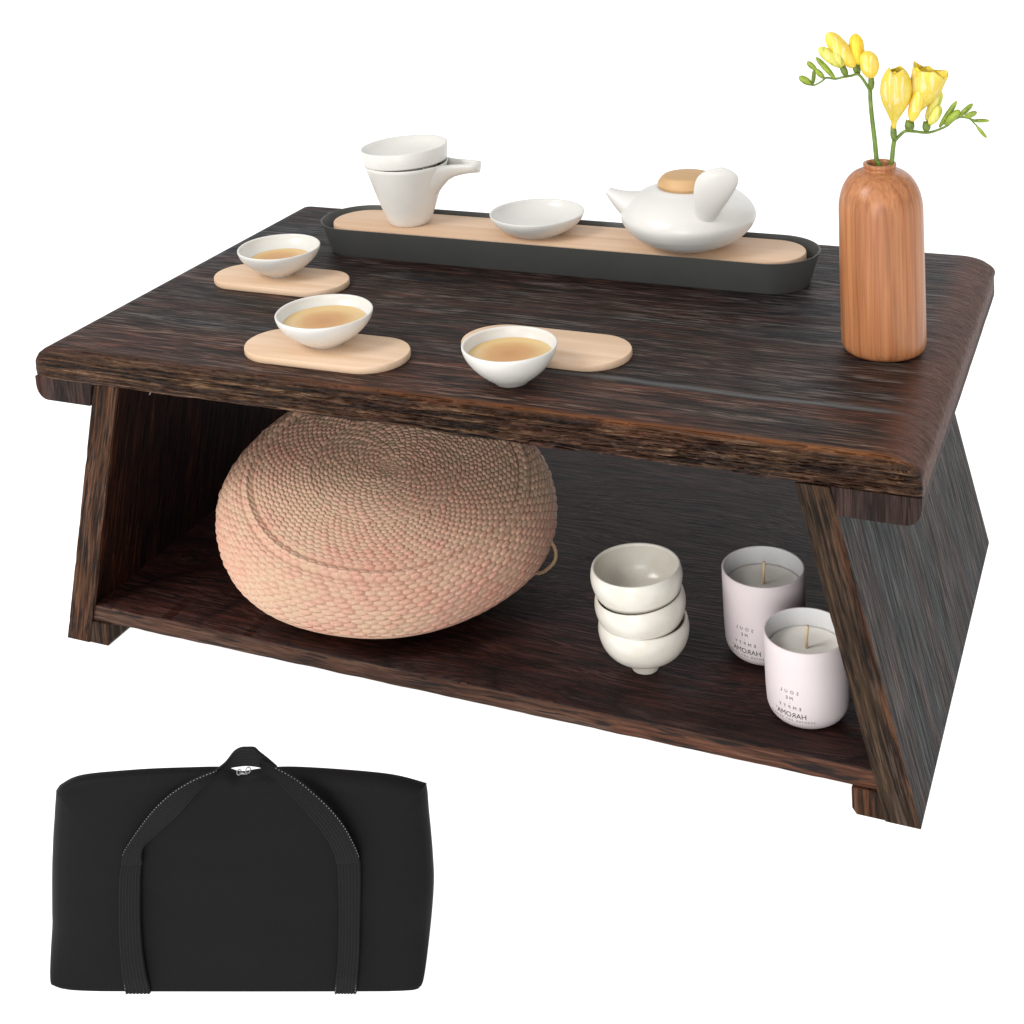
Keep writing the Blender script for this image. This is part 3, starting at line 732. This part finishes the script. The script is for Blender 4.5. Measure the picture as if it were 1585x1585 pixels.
# ------------------------------------------------------------------ pouf (woven straw)
def make_pouf():
    R = .1195
    # profile in (r, h) about the belly: top centre -> fold -> belly -> foot
    prof = [(0, .0350), (.02, .0349), (.045, .0342), (.072, .0326), (.088, .0306), (.0955, .0290), (.0985, .0280)]
    for k in range(1, 10):
        a = math.radians(58*(1-k/9)); prof.append((.0985+(R-.0985)*((math.cos(a)-math.cos(math.radians(58)))/(1-math.cos(math.radians(58))))**.85, .0280*math.sin(a)/math.sin(math.radians(58))))
    for k in range(1, 14):
        a = k/13*math.pi/2*.93; prof.append((.030+(R-.030)*math.cos(a)**1.5, -.0350*math.sin(a)))
    P = catmull(prof, 10); P = np.array(P)
    seg = np.r_[0, np.cumsum(np.hypot(*(P[1:]-P[:-1]).T))]; Ltot = seg[-1]
    pitch = .0029; NR = int(Ltot/pitch); SUB = 8; NT = 84; SA = 12
    ns = NR*SUB+1; sarr = np.linspace(0, Ltot, ns)
    r = np.interp(sarr, seg, P[:, 0]); h = np.interp(sarr, seg, P[:, 1])
    dr = np.gradient(r, sarr); dh = np.gradient(h, sarr); nr, nh = -dh, dr
    ln = np.hypot(nr, nh); nr, nh = -nr/ln*-1, nh/ln*-1
    # outward normal: up on the disc
    nr = -dh/ln; nh = dr/ln
    if nh[5] < 0: nr, nh = -nr, -nh
    na = NT*SA
    th = np.arange(na)/na*2*np.pi
    Sg, TH = np.meshgrid(sarr, th, indexing='ij')
    Rg = np.interp(Sg, seg, P[:, 0])
    row = Sg/Ltot*NR
    def cell(ri):
        Rr = np.interp((ri+.5)/NR*Ltot, seg, P[:, 0])
        cnt = np.where(Rr < .012, NT/8, np.where(Rr < .026, NT/4, np.where(Rr < .055, NT/2, NT)))
        u = TH/(2*np.pi)*cnt+ri*.5+row*.13
        return cnt, u
    r0 = np.clip(np.floor(row), 0, NR-1)
    cnt, u = cell(r0); wv_ = .15*np.cos(2*np.pi*u)
    ri = np.where(row < r0+wv_, r0-1, np.where(row > r0+1-wv_, r0+1, r0)); ri = np.clip(ri, 0, NR-1)
    cnt, u = cell(ri); wv_ = .15*np.cos(2*np.pi*u)
    v = np.clip((row-(ri+wv_))/(1-2*wv_), 0, 1)
    ui = np.floor(u+.06*np.sin(ri*3.7)); uf = np.clip(u+.06*np.sin(ri*3.7)-ui+(v-.5)*.22*(1-np.abs(2*(u-np.floor(u))-1)), 0, 1)
    pil = (1-np.abs(2*uf-1)**3.0)**.42*(1-np.abs(2*v-1)**2.4)**.42
    ri = ri.astype(float)
    rnd = np.abs(np.sin(ri*12.9898+(ui % cnt)*78.233)*43758.5453) % 1
    amp = .0020*(.75+.5*rnd)*np.clip(Rg/.012, .3, 1)
    # soft lumps of the whole body
    lump = .0006*np.sin(3*TH+1.0)*np.clip(Rg/R, 0, 1)+.0006*np.sin(7*TH+2)*np.clip(Rg/R, 0, 1)**2
    disp = pil*amp-.0008
    NRn = np.interp(Sg, sarr, nr); NHn = np.interp(Sg, sarr, nh)
    foldS = np.interp(.0975, P[:64, 0], seg[:64])
    disp = disp+.0016*np.exp(-((Sg-foldS)/.0020)**2)-.0010*np.exp(-((Sg-foldS+.0042)/.0018)**2)-.0008*np.exp(-((Sg-foldS-.0042)/.0018)**2)
    rr = Rg+disp*NRn+lump; hh = np.interp(Sg, seg, P[:, 1])+disp*NHn
    X = rr*np.cos(TH); Y = rr*np.sin(TH); Z = hh
    # the cushion sags: its face tips toward the viewer, underside settles flat on the shelf
    tilt = math.radians(14.0); dirx, diry = .6300, -.7766         # toward the viewer
    along = X*dirx+Y*diry; px, py = X-along*dirx, Y-along*diry
    al2 = along*math.cos(tilt)+Z*math.sin(tilt); z2 = -along*math.sin(tilt)+Z*math.cos(tilt)
    ZC = .0485
    X2 = px+al2*dirx; Y2 = py+al2*diry; Z2 = ZC+z2
    # belly height on this meridian
    bel = ZC-math.sin(tilt)*(R*np.cos(TH)*dirx+R*np.sin(TH)*diry)
    low = sarr > np.interp(R-.0001, P[:150, 0], seg[:150])
    hb = h.min()
    frac = np.clip(-np.interp(Sg, seg, P[:, 1])/(-hb), 0, 1)
    mask = Z < 0
    # bottom at frac=1 must lie at z=0
    frac = np.clip(frac/.9, 0, 1); Zlow = bel*(1-frac)+disp*.4*(1-frac)
    Zmix = Zlow
    Zf = np.where(mask, Zmix, Z2)
    Zf = np.maximum(Zf, 0.0002)
    V = np.stack([X2, Y2, Zf], -1).reshape(-1, 3)
    I = np.arange(ns*na).reshape(ns, na); J = np.roll(I, -1, axis=1)
    Fq = np.stack([I[:-1], J[:-1], J[1:], I[1:]], -1).reshape(-1, 4)[:, ::-1]
    me = bpy.data.meshes.new('pouf')
    me.vertices.add(len(V)); me.vertices.foreach_set('co', V.ravel())
    me.loops.add(Fq.size); me.loops.foreach_set('vertex_index', Fq.ravel().astype(np.int32))
    me.polygons.add(len(Fq)); me.polygons.foreach_set('loop_start', np.arange(0, Fq.size, 4, dtype=np.int32))
    me.polygons.foreach_set('loop_total', np.full(len(Fq), 4, np.int32))
    me.update(); me.validate()
    me.polygons.foreach_set('use_smooth', np.ones(len(me.polygons), bool))
    a = me.attributes.new('strand', 'FLOAT', 'POINT'); a.data.foreach_set('value', rnd.reshape(-1).astype(np.float32))
    me.materials.append(M['straw'])
    root = empty('woven_pouf', (-.0901, .1093, ZS))
    o = bpy.data.objects.new('cushion', me); COL.objects.link(o); o.parent = root
    tag(root, 'round flat pouf woven of pale peach straw lying on the table shelf', 'pouf')
    # twisted rope loop on the right flank
    def f2(a, rr_, z): return (rr_*math.cos(a), rr_*math.sin(a), z)
    a0 = math.radians(-12)
    ctrl = [(.106, .012, .041), (.115, .013, .0375), (.1195, .0144, .0335), (.122, .0145, .027), (.1212, .0133, .021), (.1168, .0107, .016), (.110, .008, .013), (.092, .004, .013)]
    C = catmull(ctrl, 14)
    parts = []
    for ph in (0, math.pi):
        pts = []
        for i, c in enumerate(C):
            t = Vector(C[min(i+1, len(C)-1)]-C[max(0, i-1)]).normalized(); n_ = t.cross(Vector((0, 0, 1))).normalized(); b_ = t.cross(n_)
            an = i*.75+ph; pts.append(Vector(c)+(n_*math.cos(an)+b_*math.sin(an))*.0006)
        parts.append(tube(pts, .0008, 8))
    v, f = merge(*parts); mesh_obj('rope_loop', v, f, M['rope'], root)
    return root
make_pouf()

# ------------------------------------------------------------------ three stacked bowls
def stack_bowl(z, rx, ry, label, sc=1.0, dx=0.0, dy=0.0, ph=0.0):
    prof = [(0, .0012), (.0060, .0012), (.0068, 0), (.0085, 0), (.0089, .0008), (.0083, .0052)]
    out = [(.0102, .0062), (.0166, .0092), (.0228, .0134), (.0264, .0182), (.0282, .0230), (.0289, .0276), (.0286, .0314), (.0278, .0345)]
    oo = [tuple(p) for p in catmull([(.0080, .0052)]+out, 5)][1:]
    inn = [(max(.001, r-.0021-.0006*(1-z_/.0345)), z_+.0014*(1-z_/.0345)) for r, z_ in oo][::-1]
    prof += oo+[(.0273, .0351), (.0265, .0349)]+inn[1:]+[(0, .0068)]
    wob = lambda a, z_: (.010*math.sin(2*a+ph)+.006*math.sin(3*a+ph*2))*min(1, z_/.02)
    v, f = lathe(prof, 112, wob=wob)
    o = mesh_obj('ceramic_bowl', v, f, M['bowl']); o.location = (.1185+dx, .0560+dy, ZS+z); o.rotation_euler = (rx, ry, ph)
    o.scale = (sc, sc, sc)
    tag(o, label, 'bowl', 'cream bowls stacked on the shelf'); return o
stack_bowl(0, 0, 0, 'cream glazed bowl at the bottom of the stack of three, on its small foot', .98, 0, 0, 0.0)
stack_bowl(.0170, math.radians(0), math.radians(-5), 'tilted cream glazed bowl in the middle of the stack of three', .985, .001, .0, .4)
stack_bowl(.0342, math.radians(1.0), math.radians(-1.5), 'cream glazed bowl on top of the stack of three, its empty inside visible', .985, -.0022, -.0004, -.3)

# ------------------------------------------------------------------ candles
def text_mesh(txt, size, space=1.0):
    cu = bpy.data.curves.new('t', 'FONT'); cu.body = txt; cu.size = size; cu.align_x = 'CENTER'; cu.space_character = space; cu.resolution_u = 3
    ob = bpy.data.objects.new('t', cu); COL.objects.link(ob)
    bpy.context.view_layer.update()
    dg = bpy.context.evaluated_depsgraph_get()
    me = bpy.data.meshes.new_from_object(ob.evaluated_get(dg))
    V = [tuple(v.co) for v in me.vertices]; Fs = [tuple(p.vertices) for p in me.polygons]
    bpy.data.objects.remove(ob); bpy.data.curves.remove(cu); bpy.data.meshes.remove(me)
    return V, Fs
def candle(loc, sc, label, face, hs=1.0):
    root = empty('candle', loc); root.scale = (1, 1, 1)
    tag(root, label, 'candle', 'candles in blush ceramic cups on the shelf')
    R = .0264*sc; h = .0570*sc*hs
    prof = [(0, .0008), (.014*sc, .0006), (.0165*sc, 0)]
    for k in range(1, 11):
        a = k/10*math.pi/2; prof.append((.0165*sc+(.0256-.0165)*sc*math.sin(a), .0110*sc*(1-math.cos(a))))
    prof += [(R*.985, .018*sc), (R*.993, .03*sc), (R*.999, .045*sc), (R, h-.0006), (R-.0004, h), (R-.0011, h-.0001)]
    v, f = lathe(prof, 128); jar = mesh_obj('jar', v, f, M['candle'], root)
    v, f = lathe([(R-.0011, h-.0001), (R-.0016, h-.001), (R-.0019, h-.02*sc), (R-.003, .01*sc), (0, .008*sc)], 128); mesh_obj('inner_wall', v, f, M['candle_in'], jar)
    zw = h-.0120*sc
    v, f = lathe([(0, zw), (R*.5, zw), (R*.86, zw+.0001), (R-.00225, zw+.0007), (R-.0024, zw-.004)], 96); mesh_obj('wax', v, f, M['wax'], root)
    v, f = tube([(0, 0, zw-.001), (.0002, 0, zw+.006), (.0008, .0002, zw+.0150*sc)], .00095, 8); mesh_obj('wick', v, f, M['wick'], root)
    def rad(z):
        pr_ = [(p[1], p[0]) for p in prof[3:]]
        for (z0, r0), (z1, r1) in zip(pr_, pr_[1:]):
            if z <= z1: return r0+(r1-r0)*(z-z0)/max(1e-9, z1-z0)
        return R
    V = []; Fs = []
    for txt, size, z, sp in (('SOUL', .0030, .0262, 2.1), ('ME', .0030, .0220, 1.7), (':', .0024, .0192, 1), ('EMPTY', .0030, .0160, 2.0), ("HAROMA'", .0047, .0104, 1.0), ('SCENTED SOY CANDLE', .0018, .0078, 1.75)):
        tv, tf = text_mesh(txt, size*sc, sp)
        k0 = len(V)
        for x, y, _ in tv:
            zz_ = (z)*sc+y; r_ = rad(zz_)+.00012; a = face+x/r_       # seen from outside, +angle runs rightwards: negate to mirror
            a = face-(x)/r_ if True else a
            V.append((r_*math.cos(a), r_*math.sin(a), zz_))
        Fs += [tuple(i+k0 for i in q) for q in tf]
    mesh_obj('printed_label', V, Fs, M['ink'], jar, smooth=False)
    return root
fa1 = math.atan2(-.778-.099, .4247-.183); fa2 = math.atan2(-.778-.042, .4247-.2231)
candle((.1847, .0990, ZS), .985, 'unlit candle in a blush pink ceramic cup, farther back on the shelf', fa1-math.radians(30))
candle((.2240, .0455, ZS), .945, 'unlit candle in a blush pink ceramic cup, nearest the right side panel', fa2-math.radians(26), .95)

# ------------------------------------------------------------------ storage bag
BU = Vector((.93964, .34216, 0)); BN = Vector((.34216, -.93964, 0))      # along, toward viewer
bag = empty('storage_bag', (-.0003, -.2249, 0), math.atan2(BU.y, BU.x))   # local x along, -y toward viewer
tag(bag, 'rectangular black fabric storage bag with webbing handles, standing in front of the table', 'bag')
OUT = [(-.0839, .1096), (-.0803, .1137), (-.0698, .1184), (-.0438, .1212), (-.0165, .1223), (.0016, .1224), (.0103, .1196), (.0206, .1212), (.0349, .1221), (.0588, .1204), (.084, .1175), (.1, .1126), (.102, .1098), (.1023, .0942), (.1027, .0706), (.1021, .0513), (.0983, .0218), (.0954, .0046), (.0935, .0010), (.0915, 0), (.085, 0), (.06, 0), (.03, 0), (0, 0), (-.03, 0), (-.06, 0), (-.082, 0), (-.0880, .0001), (-.0915, .0010), (-.0935, .0035), (-.0936, .0179), (-.0921, .0434), (-.0893, .0719), (-.086, .0958)]
OC = catmull(OUT+[OUT[0]], 7)[:-1]
cx, cz = .004, .060
rings = []
# front skin from centre outward, then over the rim to the back
levels = [(.02, .0)]+[(.05+.0425*q, -.0012*(q/20)**2) for q in range(0, 19)]+[(.9, -.0024), (.955, -.0042), (.985, -.0075), (1.0, -.0120), (1.0, -.0180), (.985, -.0250), (.95, -.030), (.8, -.033), (.4, -.034), (.02, -.034)]
for i, (k, dep) in enumerate(levels):
    ring = []
    for p in OC:
        x = cx+(p[0]-cx)*k; z = p[1]*k
        e = min(1, max(0, (k-.3)/.7))
        d_ = dep*(1 if p[1] > .03 else p[1]/.03*.8+.2) if i < len(levels)-6 else dep
        wr = (.0010*fbm(x, z, 3.0, 3, 14, 22)+.0008*fbm(x, z, 8.0, 3, 7, 75)*min(1, max(0, (z-.02)/.03)))*(1-.6*e)*min(1, z/.02)
        zb = z-(-dep)*.78*(p[1]/.12 if p[1] > 0 else 0); x -= (-dep)*.25
        if i > len(levels)-5: zb = min(zb, z*.8)
        zb = max(0, zb)
        ring.append((x, -(d_)-wr, zb))
    rings.append(ring)
v, f = loft(rings)
bo = mesh_obj('bag_body', v, f, M['nylon'], bag)
# top seam piping
ribs = 7
def ribbon(name, outer, inner, yf, parent, thick=.0017, n=90):
    """webbing between two edge curves; ribs run along it"""
    O = np.array(catmull(outer, 10)); I = np.array(catmull(inner, 10))
    def res(A):
        s = np.r_[0, np.cumsum(np.hypot(*(A[1:]-A[:-1]).T))]; t = np.linspace(0, s[-1], n)
        return np.stack([np.interp(t, s, A[:, 0]), np.interp(t, s, A[:, 1])], 1)
    O, I = res(O), res(I)
    m_ = 36; rings = []
    for i in range(n):
        t = i/(n-1); row = []; back = []
        y = yf(t)
        for j in range(m_+1):
            v_ = j/m_; p = O[i]*(1-v_)+I[i]*v_
            rr = .00055*abs(math.sin(v_*math.pi*ribs))
            row.append((p[0], y-rr-thick*(1 if 0 < j < m_ else .6), p[1])); back.append((p[0], y, p[1]))
        rings.append(row+back[::-1])
    V, Fs = loft(rings); o = mesh_obj(name, V, Fs, M['web'], parent)
    # stitch line near the outer edge
    return o, O, I
def stitches(line, y, parent):
    parts = []
    for i in range(0, len(line)-1, 2):
        a, b_ = line[i], line[min(i+1, len(line)-1)]
        b_ = a+(b_-a)*.75
        yy = y(i/(len(line)-1))
        parts.append(tube([(a[0], yy, a[1]), (b_[0], yy, b_[1])], .00016, 5))
    v, f = merge(*parts); mesh_obj('stitching', v, f, M['thread'], parent)
SLo = [(-.0567, .0004), (-.057, .022), (-.0558, .0434), (-.0537, .0632), (-.0516, .0725)]
SLi = [(-.0439, .0004), (-.0455, .022), (-.0449, .0434), (-.043, .0632), (-.0416, .0725)]
SRo = [(.0664, .0731), (.066, .0625), (.0643, .0429), (.0624, .0218), (.0594, .0004)]
SRi = [(.0549, .0731), (.0547, .0626), (.0537, .043), (.0518, .0218), (.0483, .0004)]
o, O_, I_ = ribbon('sewn_strap', SLo, SLi, lambda t: -.0010+.0012*(1-min(1, t*8)), bag); stitches(O_+np.array([.0006, 0]), lambda t: -.0026, o)
o, O_, I_ = ribbon('sewn_strap', SRo, SRi, lambda t: -.0010+.0012*(1-min(1, (1-t)*8)), bag); stitches(O_-np.array([.0006, 0]), lambda t: -.0026, o); stitches(I_+np.array([.0006, 0]), lambda t: -.0026, o)
# the loose handle: rises from both straps, meets in a loop over the zip
HO1 = [(-.0518, .0722), (-.0505, .0765), (-.048, .0815), (-.0398, .0933), (-.031, .1043), (-.0212, .1132), (-.0103, .1196), (.0004, .1236), (.0009, .1240)]
HI1 = [(-.0410, .0720), (-.0408, .0765), (-.0395, .0815), (-.0352, .0867), (-.0267, .0946), (-.0182, .1028), (-.0082, .1138), (.0000, .1206), (.0015, .1223)]
o, O_, I_ = ribbon('handle', HO1, HI1, lambda t: -.0022-.0045*math.sin(t*math.pi*.75), bag, .0012); stitches(O_[6:], lambda t: -.0036-.0045*math.sin(t*math.pi*.75), o)
LO = [(-.0004, .1226), (.0043, .1256), (.0085, .1301), (.0119, .1318), (.0151, .132), (.0189, .1319), (.0213, .1299), (.0249, .1276), (.0300, .1242)]
LI = [(.0004, .1221), (.0067, .1226), (.0111, .1226), (.0144, .1226), (.0182, .1224), (.022, .1222), (.0245, .1221), (.0265, .1219), (.0290, .1200)]
o, O_, I_ = ribbon('handle_grip', LO, LI, lambda t: -.0040+.0035*math.sin(t*math.pi), bag, .0014)
HO2 = [(.0222, .1290), (.0262, .1272), (.0311, .1247), (.0397, .1194), (.048, .1118), (.0551, .1035), (.0608, .0938), (.0645, .0834), (.0662, .0765), (.0665, .0728)]
HI2 = [(.0220, .1270), (.0240, .1235), (.0301, .1189), (.0353, .1126), (.0406, .1057), (.0458, .0981), (.0503, .0897), (.0535, .0814), (.0545, .0765), (.0545, .0728)]
o, O_, I_ = ribbon('handle', HO2, HI2, lambda t: -.0058+.0030*t-.002*math.sin(t*math.pi), bag, .0012); stitches(O_[10:-4], lambda t: -.0074+.003*t-.002*math.sin(t*math.pi), o)
# zip sliders lying in the dip
parts = []
for (x, z, r, tl) in ((.0105, .1196, .0010, .4), (.0150, .1206, .0011, .5)):
    pts = [(x+r*math.cos(a), -.0020+.0006*math.sin(a+tl), z+r*math.sin(a)) for a in [2*math.pi*k/20 for k in range(21)]]
    parts.append(tube(pts, .00028, 8))
v, f = box(.0105, .0148, -.0030, -.0018, .1190, .1197); parts.append((v, f))
v, f = merge(*parts); mesh_obj('zip_pull', v, f, M['steel'], bag)

# ------------------------------------------------------------------ ground: white floor, emission added to wash out shadows
gm, nt, b = new_mat('glowing_white_floor')
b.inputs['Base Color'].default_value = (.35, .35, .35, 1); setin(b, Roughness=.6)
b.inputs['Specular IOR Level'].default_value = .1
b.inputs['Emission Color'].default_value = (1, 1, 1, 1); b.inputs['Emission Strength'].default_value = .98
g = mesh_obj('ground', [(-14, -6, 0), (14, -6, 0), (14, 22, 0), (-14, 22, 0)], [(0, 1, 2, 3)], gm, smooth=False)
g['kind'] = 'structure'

# ------------------------------------------------------------------ lights
def area(name, loc, target, size, power, col=(1, 1, 1), sy=None):
    l = bpy.data.lights.new(name, 'AREA'); l.energy = power; l.color = col; l.size = size
    if sy: l.shape = 'RECTANGLE'; l.size_y = sy
    o = bpy.data.objects.new(name, l); COL.objects.link(o); o.location = loc
    o.rotation_euler = (Vector(target)-Vector(loc)).to_track_quat('-Z', 'Y').to_euler()
    return o
area('key_softbox', (-.85, -.9, 1.35), (0, .12, .15), .6, 17.0, (1, .985, .96))
area('front_fill', (.30, -1.7, .50), (0, .1, .1), .9, 14.0, (1, .99, .975))  # added fill, brightens the shelf interior and the pouf
area('back_softbox', (.5, 2.1, 1.0), (0, .2, .2), 1.4, 6.0, (.93, .97, 1))
wd = bpy.data.worlds.new('World'); S.world = wd; wd.use_nodes = True
bg = wd.node_tree.nodes['Background']; bg.inputs[0].default_value = (1, 1, 1, 1); bg.inputs[1].default_value = .72

# ------------------------------------------------------------------ camera
cam = bpy.data.cameras.new('camera'); co_ = bpy.data.objects.new('camera', cam); COL.objects.link(co_)
r = Vector((0.91517271, 0.39927263, -0.05513878)); u = Vector((-0.00383404, 0.14541711, 0.98936301)); fw = Vector((-0.40304369, 0.90522662, -0.1346126))
mt = Matrix(((r.x, u.x, -fw.x, 0), (r.y, u.y, -fw.y, 0), (r.z, u.z, -fw.z, 0), (0, 0, 0, 1)))
co_.matrix_world = Matrix.Translation((0.42469024, -0.77805182, 0.59117632)) @ mt
cam.sensor_width = 36; cam.lens = 2349.624/1585*36; cam.shift_y = -(792.5+36.96)/1585
cam.clip_start = .01; cam.clip_end = 100
S.camera = co_
S.view_settings.view_transform = 'Standard'; S.view_settings.look = 'None'
S.view_settings.exposure = 0; S.view_settings.gamma = 1; S.view_settings.use_curve_mapping = False
S.cycles.use_denoising = True; S.cycles.denoising_prefilter = 'ACCURATE'; S.cycles.max_bounces = 8
